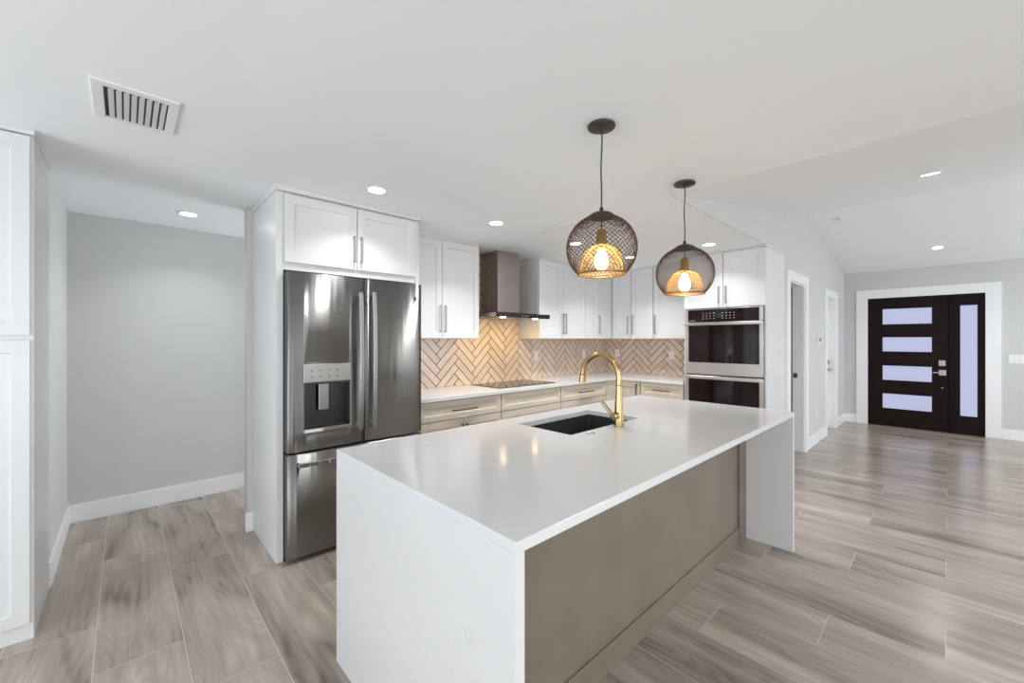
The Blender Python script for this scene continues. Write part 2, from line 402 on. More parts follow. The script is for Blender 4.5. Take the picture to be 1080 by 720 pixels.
# baseboards
BH = 0.14
def baseboard(name, F, u0, u1, w):
    o = obj(name, MB().fbox(F, u0, u1, 0.0, BH, w, w + .016), 'trim', None, 0.003); o['kind'] = 'structure'; return o
baseboard('baseboard_alcove', FA, -0.309, XB, -YBK)
mb = MB().box(-0.325, -0.309, 3.52, YBK, 0, BH); o = obj('baseboard_left', mb, 'trim', None, 0.003); o['kind'] = 'structure'
baseboard('baseboard_kitchen', FA, 0.645, 0.694, -YA)
baseboard('baseboard_hall', FA, 6.40, 7.45, -YH); baseboard('baseboard_corner', FA, 8.43, XF, -YH)
baseboard('baseboard_front', FB, 1.083, YH - .016, -XF); baseboard('baseboard_right', FB, YR, -0.522, -XF)

# ------------------------------------------------------------------ doors and trims
def casing(name, F, u0, u1, top, wside, wtop, w, t=0.02, wside2=None):
    wside2 = wside2 or wside
    mb = MB().fbox(F, u0 - wside, u0, 0, top + wtop, w, w + t).fbox(F, u1, u1 + wside2, 0, top + wtop, w, w + t).fbox(F, u0, u1, top, top + wtop, w, w + t)
    o = obj(name, mb, 'trim', None, 0.002); o['kind'] = 'structure'; return o
casing('trim_1', FA, D1[0], D1[1], D1[2], 0.115, 0.11, -YH, wside2=0.16)
casing('trim_2', FA, D2[0], D2[1], D2[2], 0.13, 0.10, -YH, wside2=0.13)
casing('trim_3', FB, FD0, FD1, FDT, 0.149, 0.145, -XF)
# white jamb linings
def jamb(name, x0, x1, top):
    t = 0.014
    mb = MB().box(x0, x0 + t, YH - .002, YH + .122, 0, top).box(x1 - t, x1, YH - .002, YH + .122, 0, top).box(x0 + t, x1 - t, YH - .002, YH + .122, top - t, top)
    o = obj(name, mb, 'trim', None, 0.001); o['kind'] = 'structure'; return o
j1 = jamb('trim_4', *D1); jamb('trim_5', *D2)
o = obj('strike_plate', MB().box(D1[1] - .017, D1[1] - .0141, YH + .07, YH + .115, 0.935, 0.995), 'darkgrey', None, 0.001)
tag(o, 'small dark latch plate on the far jamb of the open hall doorway', 'latch plate')

# hall door, recessed: slab, panels, lever, deadbolt
dr = bpy.data.objects.new('door_2', None); col.objects.link(dr); dr.location = (7.94, YH + .1, 0); dr['kind'] = 'structure'
mb = MB()
FD = Frame((0, YH + .085, 0), (1, 0, 0), (0, -1, 0))
mb.fbox(FD, D2[0] + .015, D2[1] - .015, 0.012, D2[2] - .016, -.035, -.006)
for (a, b_) in ((0.2, 0.95), (1.1, 1.95)):
    for (u0, u1) in ((D2[0] + .1, D2[0] + .33), (D2[1] - .33, D2[1] - .1)): mb.shaker(FD, u0, u1, a, b_, -.0055, 0.003, 0.03, 0.005)
obj('door_slab', mb, 'trim', dr, 0.001)
mb = MB().tube([FD(8.235, .935, -.01), FD(8.235, .935, .05)], .011).tube([FD(8.235, .935, .045), FD(8.12, .935, .05)], .010).tube([FD(8.235, .935, -.006), FD(8.235, .935, .008)], .03, 20)
obj('door_handle', mb, 'nickel', dr, smooth=True)
obj('deadbolt', MB().tube([FD(8.235, 1.06, -.006), FD(8.235, 1.06, .02)], .028, 20), 'nickel', dr, 0.002)

# front door (espresso slab with four frosted lites) and sidelite
fd = bpy.data.objects.new('door_1', None); col.objects.link(fd); fd.location = (XF + .06, 0.28, 0); fd['kind'] = 'structure'
FF = Frame((XF, 0, 0), (0, 1, 0), (-1, 0, 0))
lites = [(1.672, 1.922), (1.226, 1.458), (0.757, 0.993), (0.293, 0.533)]
u0, u1 = -0.008, 0.925; a0, a1 = 0.174, 0.745
mb = MB(); mb.fbox(FF, a1, u1, .012, FDT - .012, -.05, -.012).fbox(FF, u0, a0, .012, FDT - .012, -.05, -.012)
zz = [.012] + [z for p in sorted(lites) for z in p] + [FDT - .012]
for i in range(0, len(zz), 2): mb.fbox(FF, a0, a1, zz[i], zz[i + 1], -.05, -.012)
obj('door_slab', mb, 'espresso', fd)
for z0, z1 in lites:
    obj('glass_pane', MB().fbox(FF, a0, a1, z0, z1, -.04, -.024), 'lite', fd)
    k = .012
    m2 = MB().fbox(FF, a0 - k, a0, z0 - k, z1 + k, -.013, -.006).fbox(FF, a1, a1 + k, z0 - k, z1 + k, -.013, -.006).fbox(FF, a0, a1, z0 - k, z0, -.013, -.006).fbox(FF, a0, a1, z1, z1 + k, -.013, -.006)
    obj('glazing_bead', m2, 'espresso', fd, 0.001)
b0, b1, c0, c1 = -0.296, -0.125, .276, 1.933
mb = MB().fbox(FF, b1, -.060, .012, FDT - .012, -.05, -.012).fbox(FF, FD0 + .005, b0, .012, FDT - .012, -.05, -.012).fbox(FF, b0, b1, .012, c0, -.05, -.012).fbox(FF, b0, b1, c1, FDT - .012, -.05, -.012)
obj('sidelite_frame', mb, 'espresso', fd, 0.001)
obj('sidelite_pane', MB().fbox(FF, b0, b1, c0, c1, -.04, -.024), 'lite', fd)
mb = MB().fbox(FF, b0 - .012, b0, c0 - .012, c1 + .012, -.013, -.006).fbox(FF, b1, b1 + .012, c0 - .012, c1 + .012, -.013, -.006).fbox(FF, b0, b1, c0 - .012, c0, -.013, -.006).fbox(FF, b0, b1, c1, c1 + .012, -.013, -.006)
obj('glazing_bead', mb, 'espresso', fd, 0.001)
obj('mullion', MB().fbox(FF, -.056, -.012, .0, FDT - .012, -.06, .004).fbox(FF, -.043, -.025, .0, FDT - .012, 0, .012), 'espresso', fd, 0.002)
obj('sky_block_board', MB().fbox(FF, FD0 + .006, FD1 - .006, .013, FDT - .013, -.085, -.07), 'espresso', fd)  # added backing, keeps sky light out of the gaps around the door
obj('door_frame', MB().fbox(FF, FD0, FD1, FDT - .012, FDT, -.1, 0).fbox(FF, FD1 - .005, FD1, 0, FDT - .012, -.1, 0).fbox(FF, FD0, FD0 + .005, 0, FDT - .012, -.1, 0).fbox(FF, FD0 + .005, FD1 - .005, 0, .012, -.1, 0.0), 'espresso', fd)
obj('deadbolt', MB().fbox(FF, .027, .1, 1.015, 1.1, -.013, .01).fbox(FF, .055, .07, 1.035, 1.08, .01, .028), 'nickel', fd, 0.003)
obj('door_handle', MB().fbox(FF, .02, .1, .87, .952, -.013, .008).tube([FF(.062, .912, .0), FF(.062, .912, .05)], .009).fbox(FF, .055, .165, .903, .921, .04, .054), 'nickel', fd, 0.003)
obj('door_viewer', MB().tube([FF(.062, .678, -.013), FF(.062, .678, -.006)], .009, 14), 'nickel', fd)
for z in (0.25, 1.0, 1.85): obj('hinge', MB().tube([FF(FD1 - .006, z, 0.0), FF(FD1 - .006, z + .09, 0.0)], .007, 10), 'black', fd)

# ------------------------------------------------------------------ backsplash in real herringbone tiles
def clip(poly, fn):
    out = []
    for i in range(len(poly)):
        a, b_ = poly[i], poly[(i + 1) % len(poly)]; da, db = fn(a), fn(b_)
        if da >= 0: out.append(a)
        if (da >= 0) != (db >= 0):
            t = da / (da - db); out.append((a[0] + (b_[0] - a[0]) * t, a[1] + (b_[1] - a[1]) * t))
    return out
TW, TL, GR = 0.0765, 0.320, 0.0080
def herring(rects, ua, va):
    """tile polygons (u, v); (ua, va) is a chevron tip"""
    s2 = math.sqrt(2); res = []
    for m_ in range(-60, 60):
        for n_ in range(-14, 15):
            ox, oy = m_ * TW + n_ * TL, m_ * TW - n_ * TL
            for (x0, x1, y0, y1) in ((0, TL, 0, TW), (TL, TL + TW, -(TL - TW), TW)):
                g = GR / 2
                c = [(x0 + g + ox, y0 + g + oy), (x1 - g + ox, y0 + g + oy), (x1 - g + ox, y1 - g + oy), (x0 + g + ox, y1 - g + oy)]
                p = [((a - b_) / s2 - TL / s2 + ua, (a + b_) / s2 - (TL + 2 * TW) / s2 + va) for a, b_ in c]
                for (r0, r1, v0, v1) in rects:
                    if max(q[0] for q in p) < r0 or min(q[0] for q in p) > r1 or max(q[1] for q in p) < v0 or min(q[1] for q in p) > v1: continue
                    q = clip(clip(clip(clip(p, lambda t: t[0] - r0), lambda t: r1 - t[0]), lambda t: t[1] - v0), lambda t: v1 - t[1])
                    if len(q) >= 3: res.append(q)
    return res
ZC = 0.935                      # worktop height
ZU = 1.43                       # underside of wall cabinets
bsp = thing('tile_backsplash', 'taupe herringbone tile backsplash behind the range hood and cooktop', 'backsplash', (3.5, YA, ZC), 'herringbone backsplash')
mbt, mbg = MB(), MB()
rA = [(1.72, XB - .0065, ZC + .001, ZU - .001), (2.578, 3.452, ZU - .001, 2.362)]
for r in rA: mbg.fbox(FA, r[0], r[1], r[2], r[3], -YA + .0002, -YA + .005)
for q in herring(rA, 3.02, 1.551): mbt.prism([FA(a, b_, -YA + .004) for a, b_ in q], (0, -.004, 0))
obj('grout', mbg, 'grout', bsp); obj('tile_field', mbt, 'tile', bsp)['kind'] = 'stuff'
bsp = thing('tile_backsplash', 'taupe herringbone tile backsplash between the corner and the oven tower', 'backsplash', (XB, 2.8, ZC), 'herringbone backsplash')
mbt, mbg = MB(), MB()
rB = [(2.064, YA - .0065, ZC + .001, ZU - .001)]
for r in rB: mbg.fbox(FB, r[0], r[1], r[2], r[3], -XB + .0002, -XB + .005)
for q in herring(rB, 2.63, 1.37): mbt.prism([FB(a, b_, -XB + .004) for a, b_ in q], (-.004, 0, 0))
obj('grout', mbg, 'grout', bsp); obj('tile_field', mbt, 'tile', bsp)['kind'] = 'stuff'

# ------------------------------------------------------------------ cabinet pieces
def pull(F, u, v, w, length, vertical, parent, mat='nickel', s=0.011, stand=0.032):
    mb = MB(); h = s / 2; L = length / 2
    if vertical:
        mb.fbox(F, u - h, u + h, v - L, v + L, w + stand - s, w + stand)
        for q in (v - L + .006, v + L - .006): mb.fbox(F, u - h, u + h, q - h, q + h, w, w + stand - s)
    else:
        mb.fbox(F, u - L, u + L, v - h, v + h, w + stand - s, w + stand)
        for q in (u - L + .006, u + L - .006): mb.fbox(F, q - h, q + h, v - h, v + h, w, w + stand - s)
    return obj('handle', mb, mat, parent, 0.0015)
def front(kind, F, u0, u1, v0, v1, wb, parent, mat='white', fw=0.06, hd=None, hmat='nickel', t=0.019, g=0.003):
    o = obj(kind, MB().shaker(F, u0 + g, u1 - g, v0 + g, v1 - g, wb, wb + t, fw), mat, parent)
    if hd: pull(F, hd[0], hd[1], wb + t, hd[2], hd[3], o, hmat)
    return o

# pantry cabinet at the left edge of the picture
pn = thing('pantry_cabinet', 'tall white pantry cabinet cut off by the left edge of the picture', 'cabinet', (-0.8, 3.25, 0))
obj('body', MB().box(-1.3, -0.316, 2.985, 3.514, 0, 2.385), 'white', pn, 0.002)
FP = FA
front('door', FP, -0.78, -0.324, 1.437, 2.38, -2.985, pn, fw=.058); front('door', FP, -0.78, -0.324, 0.08, 1.42, -2.985, pn, fw=.058)
front('door', FP, -1.29, -0.782, 1.437, 2.38, -2.985, pn, fw=.058); front('door', FP, -1.29, -0.782, 0.08, 1.42, -2.985, pn, fw=.058)
obj('crown', MB().box(-1.3, -0.312, 2.962, 3.514, 2.3855, 2.4075), 'white', pn, 0.002)

# refrigerator surround with the two doors above
YS = 2.912
fs = thing('refrigerator_surround', 'white end panels and two door cabinet framing the refrigerator', 'cabinet', (1.2, 3.2, 0))
obj('side_panel', MB().box(0.694, 0.735, YS, YA - .001, 0, 2.365), 'white', fs, 0.002)
obj('side_panel', MB().box(1.680, 1.717, YS, YA - .001, 0, 2.365), 'white', fs, 0.002)
obj('body', MB().box(0.7355, 1.6795, YS + .005, YA - .001, 1.868, 2.365), 'white', fs, 0.002)
front('door', FA, 0.737, 1.209, 1.915, 2.356, -YS - .004, fs, hd=(1.185, 2.06, .185, True), fw=.055)
front('door', FA, 1.209, 1.679, 1.915, 2.356, -YS - .004, fs, hd=(1.235, 2.06, .185, True), fw=.055)
mb = MB()
def crown(mb, x0, x1, y0, y1, z0):
    mb.quadbox([(x0, y0, z0), (x1, y0, z0), (x1, y1, z0), (x0, y1, z0), (x0, y0, cz(x0) - .001), (x1, y0, cz(x1) - .001), (x1, y1, cz(x1) - .001), (x0, y1, cz(x0) - .001)])
crown(mb, 0.688, 1.7185, 2.882, YA - .001, 2.3655)
obj('crown', mb, 'white', fs, 0.0015)

# ------------------------------------------------------------------ refrigerator
fr = thing('refrigerator', 'stainless steel french door refrigerator with bottom freezer drawer', 'refrigerator', (1.21, 3.2, 0))
obj('body', MB().box(0.752, 1.668, 2.91, 3.53, 0.03, 1.835), 'darkgrey', fr, 0.004)
obj('toe_grille', MB().box(0.76, 1.66, 2.93, 2.96, 0.005, 0.03), 'black', fr)
for x in (0.80, 1.62): obj('foot', MB().tube([(x, 3.0, 0), (x, 3.0, .03)], .02), 'black', fr)
Wd = 2.835                                 # plane of the door edges
DX = (0.835, 1.128, 0.832, 1.258)          # dispenser
def skin(u0, u1, v0, v1, hole=None, bulge=0.010):
    mb = MB(); us = sorted({u0 + (u1 - u0) * i / 16 for i in range(17)} | ({hole[0], hole[1]} if hole else set())); vs = [v0] + ([hole[2], hole[3]] if hole else []) + [v1]
    def pt(u, v):
        t = (u - u0) / (u1 - u0); e = min(t, 1 - t)
        return FA(u, v, -Wd + bulge * (1 - (2 * t - 1) ** 2) + 0.004 * (1 - max(0, 1 - e / 0.03) ** 2))
    idx = {}
    for i, u in enumerate(us):
        for j, v in enumerate(vs): idx[i, j] = len(mb.v); mb.v.append(pt(u, v))
    for i in range(len(us) - 1):
        for j in range(len(vs) - 1):
            if hole and hole[0] - 1e-6 <= us[i] and us[i + 1] <= hole[1] + 1e-6 and j == 1: continue
            mb.f.append([idx[i, j], idx[i + 1, j], idx[i + 1, j + 1], idx[i, j + 1]])
    return mb
def fdoor(kind, u0, u1, v0, v1, hole=None):
    mb = MB(); w0, w1 = -2.905, -Wd - .001
    if hole:
        mb.fbox(FA, u0, hole[0], v0, v1, w0, w1).fbox(FA, hole[1], u1, v0, v1, w0, w1).fbox(FA, hole[0], hole[1], v0, hole[2], w0, w1).fbox(FA, hole[0], hole[1], hole[3], v1, w0, w1)
    else: mb.fbox(FA, u0, u1, v0, v1, w0, w1)
    o = obj(kind, mb, 'darkgrey', fr)
    s = obj('steel_front', skin(u0, u1, v0, v1, hole), 'fridge', o, smooth=True, recalc=False)
    m = s.modifiers.new('thick', 'SOLIDIFY'); m.thickness = 0.003; m.offset = -1
    return o
ld = fdoor('door', 0.738, 1.233, 0.705, 1.848, DX); rd = fdoor('door', 1.238, 1.690, 0.705, 1.848)
fz = fdoor('freezer_drawer', 0.738, 1.690, 0.035, 0.690)
def bow(F, u, v0, v1, horizontal=False, w0=-Wd + .012):
    P = []; n = 14
    for i in range(n + 1):
        t = i / n; ww = w0 + .034 + .020 * (1 - (2 * t - 1) ** 2)
        P.append((t, ww))
    mb = MB(); hw, th = .0145, .012
    for i in range(n):
        (t0, a), (t1, b_) = P[i], P[i + 1]; q0 = v0 + (v1 - v0) * t0; q1 = v0 + (v1 - v0) * t1
        if not horizontal:
            mb.quadbox([F(u - hw, q0, a), F(u + hw, q0, a), F(u + hw, q0, a + th), F(u - hw, q0, a + th), F(u - hw, q1, b_), F(u + hw, q1, b_), F(u + hw, q1, b_ + th), F(u - hw, q1, b_ + th)])
        else:
            mb.quadbox([F(q0, u - hw, a), F(q1, u - hw, b_), F(q1, u - hw, b_ + th), F(q0, u - hw, a + th), F(q0, u + hw, a), F(q1, u + hw, b_), F(q1, u + hw, b_ + th), F(q0, u + hw, a + th)])
    for q in (v0 + .012, v1 - .012):
        if not horizontal: mb.fbox(F, u - hw * .8, u + hw * .8, q - .012, q + .012, w0 - .012, w0 + .04)
        else: mb.fbox(F, q - .012, q + .012, u - hw * .8, u + hw * .8, w0 - .012, w0 + .04)
    return mb
obj('handle', bow(FA, 1.188, .80, 1.745), 'silver', ld, 0.003); obj('handle', bow(FA, 1.283, .80, 1.755), 'silver', rd, 0.003)
obj('handle', bow(FA, .628, .79, 1.64, True), 'silver', fz, 0.003)
lg = MB().tube([FA(1.628, 1.735, -Wd - .004), FA(1.628, 1.735, -Wd + .009)], .019, 24)
obj('round_badge', lg, 'darkgrey', rd, 0.001)
# dispenser
dp = obj('water_dispenser', MB().fbox(FA, DX[0], DX[1], DX[2], DX[2] + .012, -2.9, -Wd + .012).fbox(FA, DX[0], DX[0] + .010, DX[2] + .012, DX[3], -2.9, -Wd + .012)
         .fbox(FA, DX[1] - .010, DX[1], DX[2] + .012, DX[3], -2.9, -Wd + .012).fbox(FA, DX[0] + .01, DX[1] - .01, DX[2] + .012, DX[3], -2.9, -2.894), 'darksteel', fr)
obj('control_panel', MB().fbox(FA, DX[0] - .006, DX[1] + .004, 1.142, DX[3] + .002, -Wd - .05, -Wd + .018), 'silver', dp, 0.003)
for i in range(4):
    for zq in (1.175, 1.215): obj('button', MB().fbox(FA, .87 + i * .055, .882 + i * .055, zq, zq + .006, -Wd + .018, -Wd + .0188), 'darkgrey', dp)
obj('cavity_hood', MB().fbox(FA, DX[0] + .01, DX[1] - .01, 1.128, 1.142, -2.893, -Wd + .004), 'darkgrey', dp)
obj('paddle', MB().fbox(FA, .932, .996, .955, 1.127, -Wd - .028, -Wd - .018), 'silver', dp, 0.003)
obj('tray', MB().fbox(FA, DX[0] - .006, DX[1] + .004, .818, .842, -Wd - .05, -Wd + .024), 'silver', dp, 0.003)
obj('paper_label', MB().fbox(FA, .835, .945, .822, .84, -Wd + .024, -Wd + .0246), 'sticker', dp)

# ------------------------------------------------------------------ wall cabinets
YU, XU = 3.23, 4.96                  # carcass fronts; doors stand 19 mm proud
def upper(name, label, u0, u1, F, wb, wall, splits, hands, zt):
    t = thing(name, label, 'cabinet', F((u0 + u1) / 2, ZU, -(wall) if F is FA else -(wall)), 'white wall cabinets')
    obj('body', MB().fbox(F, u0, u1, ZU, zt, -wall + .0005, wb), 'white', t, 0.001)
    for (a, b_), hh in zip(splits, hands):
        front('door', F, a, b_, ZU + .002, zt - .010, wb, t, hd=(hh, 1.613, .245, True) if hh else None, fw=.058)
    return t
ZT = 2.352
t = upper('upper_cabinet', 'white wall cabinet between the refrigerator and the range hood', 1.719, 2.575, FA, -YU, YA, [(1.72, 2.136), (2.136, 2.574)], [2.112, 2.165], ZT)
mb = MB(); crown(mb, 1.719, 2.575, YU - .012, YA - .001, ZT + .0005); obj('top_filler', mb, 'white', t)
t = upper('upper_cabinet', 'white two door wall cabinet directly right of the range hood', 3.455, 4.328, FA, -YU, YA, [(3.456, 3.875), (3.875, 4.327)], [3.862, 3.915], ZT)
mb = MB(); crown(mb, 3.455, 4.328, YU - .012, YA - .001, ZT + .0005); obj('top_filler', mb, 'white', t)
# corner unit with a door on each wall
t = thing('corner_upper_cabinet', 'white corner wall cabinet where the two tiled walls meet', 'cabinet', (5.1, 3.4, ZU), 'white wall cabinets')
obj('body', MB().prism([(4.33, YA - .001, ZU), (4.33, YU, ZU), (XU, YU, ZU), (XU, 2.919, ZU), (XB - .001, 2.919, ZU), (XB - .001, YA - .001, ZU)], (0, 0, ZT - ZU)), 'white', t)
front('door', FA, 4.332, 4.632, ZU + .002, ZT - .010, -YU, t, hd=(4.617, 1.613, .245, True), fw=.058)
obj('filler_panel', MB().fbox(FA, 4.636, XU - .02, ZU + .002, ZT - .010, -YU, -YU + .012), 'white', t, 0.001)
front('door', FB, 2.921, YU - .022, ZU + .002, ZT - .010, -XU, t, hd=(2.955, 1.613, .245, True), fw=.058)
obj('top_filler', MB().prism([(4.33, YA - .001, ZT + .0005), (4.33, YU - .012, ZT + .0005), (XU - .012, YU - .012, ZT + .0005), (XU - .012, 2.919, ZT + .0005), (XB - .001, 2.919, ZT + .0005), (XB - .001, YA - .001, ZT + .0005)], (0, 0, .0125)), 'white', t)
t = upper('upper_cabinet', 'white narrow wall cabinet just right of the corner wall cabinet', 2.602, 2.915, FB, -XU, XB, [(2.604, 2.911)], [2.886], ZT)
obj('top_filler', MB().box(XU - .012, XB - .001, 2.602, 2.915, ZT + .0005, 2.365), 'white', t)
t = upper('upper_cabinet', 'white single door wall cabinet beside the oven tower', 2.062, 2.598, FB, -XU, XB, [(2.062, 2.594)], [2.568], ZT)
obj('top_filler', MB().box(XU - .012, XB - .001, 2.062, 2.598, ZT + .0005, 2.365), 'white', t)

# ------------------------------------------------------------------ base cabinets
YB, XO, ZB = 2.952, 4.637, 0.902
G = 'greige base cabinets'
def base_box(x0, x1, y0, y1): return MB().box(x0, x1, y0, y1, 0.10, ZB)
t = thing('base_cabinet', 'greige wood base cabinet with one drawer beside the refrigerator', 'cabinet', (2.17, 3.2, 0), G)
obj('body', base_box(1.72, 2.618, YB, YA - .001), 'oak', t); obj('toe_kick', MB().box(1.72, 2.618, YB + .06, YA - .001, 0, .0995), 'oak', t)
front('drawer', FA, 1.722, 2.617, .733, .898, -YB, t, 'oak', hd=(2.185, .809, .26, False), hmat='bronze', fw=.045)
front('door', FA, 1.722, 2.178, .105, .727, -YB, t, 'oak', hd=(2.155, .60, .16, True), hmat='bronze')
front('door', FA, 2.178, 2.617, .105, .727, -YB, t, 'oak', hd=(2.201, .60, .16, True), hmat='bronze')
t = thing('base_cabinet', 'greige wood drawer cabinet under the cooktop', 'cabinet', (3.06, 3.2, 0), G)
obj('body', base_box(2.622, 3.503, YB, YA - .001), 'oak', t); obj('toe_kick', MB().box(2.622, 3.503, YB + .06, YA - .001, 0, .0995), 'oak', t)
front('false_front', FA, 2.624, 3.502, .733, .898, -YB, t, 'oak', fw=.045)
front('drawer', FA, 2.624, 3.502, .42, .727, -YB, t, 'oak', hd=(3.06, .58, .26, False), hmat='bronze')
front('drawer', FA, 2.624, 3.502, .105, .416, -YB, t, 'oak', hd=(3.06, .26, .26, False), hmat='bronze')
t = thing('base_cabinet', 'greige wood drawer cabinet between the cooktop and the corner', 'cabinet', (3.94, 3.2, 0), G)
obj('body', base_box(3.507, 4.385, YB, YA - .001), 'oak', t); obj('toe_kick', MB().box(3.507, 4.385, YB + .06, YA - .001, 0, .0995), 'oak', t)
front('drawer', FA, 3.509, 4.384, .733, .898, -YB, t, 'oak', hd=(3.955, .809, .27, False), hmat='bronze', fw=.045)
front('drawer', FA, 3.509, 4.384, .42, .727, -YB, t, 'oak', hd=(3.955, .655, .26, False), hmat='bronze')
front('drawer', FA, 3.509, 4.384, .105, .416, -YB, t, 'oak', hd=(3.955, .30, .26, False), hmat='bronze')
t = thing('corner_base_cabinet', 'greige wood corner base cabinet with one door under the worktop corner', 'cabinet', (4.95, 3.25, 0), G)
obj('body', MB().prism([(4.389, YA - .001, .1), (4.389, YB, .1), (XO, YB, .1), (XO, 2.6, .1), (XB - .001, 2.6, .1), (XB - .001, YA - .001, .1)], (0, 0, ZB - .1)), 'oak', t)
obj('toe_kick', MB().prism([(4.389, YA - .001, 0), (4.389, YB + .06, 0), (XO + .06, YB + .06, 0), (XO + .06, 2.6, 0), (XB - .001, 2.6, 0), (XB - .001, YA - .001, 0)], (0, 0, .0995)), 'oak', t)
obj('filler_panel', MB().fbox(FA, 4.391, XO - .02, .105, .898, -YB, -YB + .016), 'oak', t, 0.001)
front('door', FB, 2.602, YB - .02, .105, .898, -XO, t, 'oak', hd=(2.645, .79, .16, True), hmat='bronze')
t = thing('base_cabinet', 'greige wood drawer cabinet against the oven tower', 'cabinet', (4.95, 2.33, 0), G)
obj('body', MB().box(XO, XB - .001, 2.062, 2.596, .1, ZB), 'oak', t); obj('toe_kick', MB().box(XO + .06, XB - .001, 2.062, 2.596, 0, .0995), 'oak', t)
front('drawer', FB, 2.064, 2.595, .733, .898, -XO, t, 'oak', hd=(2.33, .817, .2, False), hmat='bronze', fw=.045)
front('drawer', FB, 2.064, 2.595, .42, .727, -XO, t, 'oak', hd=(2.33, .6, .2, False), hmat='bronze')
front('drawer', FB, 2.064, 2.595, .105, .416, -XO, t, 'oak', hd=(2.33, .3, .2, False), hmat='bronze')
# L-shaped worktop
o = obj('worktop', MB().prism([(1.719, 2.918, .9025), (4.603, 2.918, .9025), (4.603, 2.061, .9025), (XB - .001, 2.061, .9025), (XB - .001, YA - .001, .9025), (1.719, YA - .001, .9025)], (0, 0, ZC - .9025)), 'quartz', None, 0.002)
tag(o, 'white quartz L shaped worktop below the herringbone backsplash', 'worktop')

# cooktop
ct = thing('cooktop', 'black glass cooktop set flat in the worktop under the range hood', 'cooktop', (3.11, 3.27, ZC))
obj('glass_top', MB().box(2.69, 3.53, 3.03, 3.50, ZC + .0003, ZC + .006), 'blackglass', ct, 0.002)
mb = MB()
for (x, y, r) in ((2.88, 3.16, .09), (2.88, 3.38, .075), (3.11, 3.3, .11), (3.33, 3.16, .075), (3.33, 3.38, .09)):
    seg = 40; b = len(mb.v)
    for k in range(seg):
        q = 2 * math.pi * k / seg
        for rr in (r, r + .003): mb.v.append(Vector((x + rr * math.cos(q), y + rr * math.sin(q), ZC + .0063)))
    for k in range(seg): mb.f.append([b + 2 * k, b + 2 * k + 1, b + 2 * ((k + 1) % seg) + 1, b + 2 * ((k + 1) % seg)])
obj('burner_rings', mb, 'glyph', ct)

# range hood
hd = thing('range_hood', 'stainless chimney range hood with black glass front above the cooktop', 'range hood', (3.03, 3.3, 1.645))
obj('chimney', MB().box(2.862, 3.185, 3.26, YA - .0085, 1.715, cz(3.0) - .001), 'hood', hd, 0.003)
mb = MB().box(2.643, 3.42, 3.036, YA - .0085, 1.650, 1.690)
mb.quadbox([(2.655, 3.05, 1.690), (3.408, 3.05, 1.690), (3.408, YA - .0085, 1.690), (2.655, YA - .0085, 1.690), (2.84, 3.24, 1.7145), (3.205, 3.24, 1.7145), (3.205, YA - .0085, 1.7145), (2.84, YA - .0085, 1.7145)])
obj('canopy', mb, 'hood', hd)
gp = obj('control_panel', MB().box(2.643, 3.42, 3.020, 3.0355, 1.646, 1.693), 'blackglass', hd, 0.002)
for k, x in enumerate((2.995, 3.02, 3.045, 3.07)): obj('button', MB().box(x, x + (.005 if k == 0 else .010), 3.0194, 3.0199, 1.660 if k == 0 else 1.664, 1.674 if k == 0 else 1.670), 'glyph', gp)
obj('filter', MB().box(2.75, 3.31, 3.16, 3.47, 1.645, 1.6495), 'nickel', hd, 0.002)
for x in (2.79, 3.26):
    obj('lamp', MB().tube([(x, 3.095, 1.6495), (x, 3.095, 1.643)], .028, 20), 'hoodlens', hd)
    d = bpy.data.lights.new('hood_lamp', 'SPOT'); d.energy = 8; d.spot_size = R(135); d.spot_blend = 1.0; d.shadow_soft_size = 0.03; d.color = (1.0, 0.66, 0.15)
    lo = bpy.data.objects.new('hood_lamp', d); col.objects.link(lo); lo.parent = hd; lo.location = (x - 3.03, -.19, -.006); lo.rotation_euler = (R(38), 0, 0)

# ------------------------------------------------------------------ oven tower and double wall oven
YO0, YO1 = 1.237, 2.058
ot = thing('oven_tower', 'tall white cabinet tower holding the double wall oven', 'cabinet', (4.95, 1.65, 0))
XT = 4.637
mb = MB().box(XT, XB - .001, YO0, YO0 + .018, 0, ZT).box(XT, XB - .001, YO1 - .018, YO1, 0, ZT).box(XT, XB - .001, YO0 + .018, YO1 - .018, 1.758, ZT).box(XT, XB - .001, YO0 + .018, YO1 - .018, 0.0, .40).box(XB - .02, XB - .001, YO0 + .018, YO1 - .018, .40, 1.758)
obj('body', mb, 'white', ot, 0.001)
front('door', FB, 1.6395, YO1 - .002, 1.760, 2.345, -XT, ot, hd=(1.678, 1.895, .185, True), fw=.055)
front('door', FB, YO0 + .002, 1.6395, 1.760, 2.345, -XT, ot, hd=(1.608, 1.895, .185, True), fw=.055)
front('drawer', FB, YO0 + .002, YO1 - .002, .105, .395, -XT, ot, hd=(1.645, .25, .26, False))
obj('crown', MB().box(XT - .026, XB - .001, YO0 - .006, YO1, ZT + .0005, 2.3655), 'white', ot, 0.001)

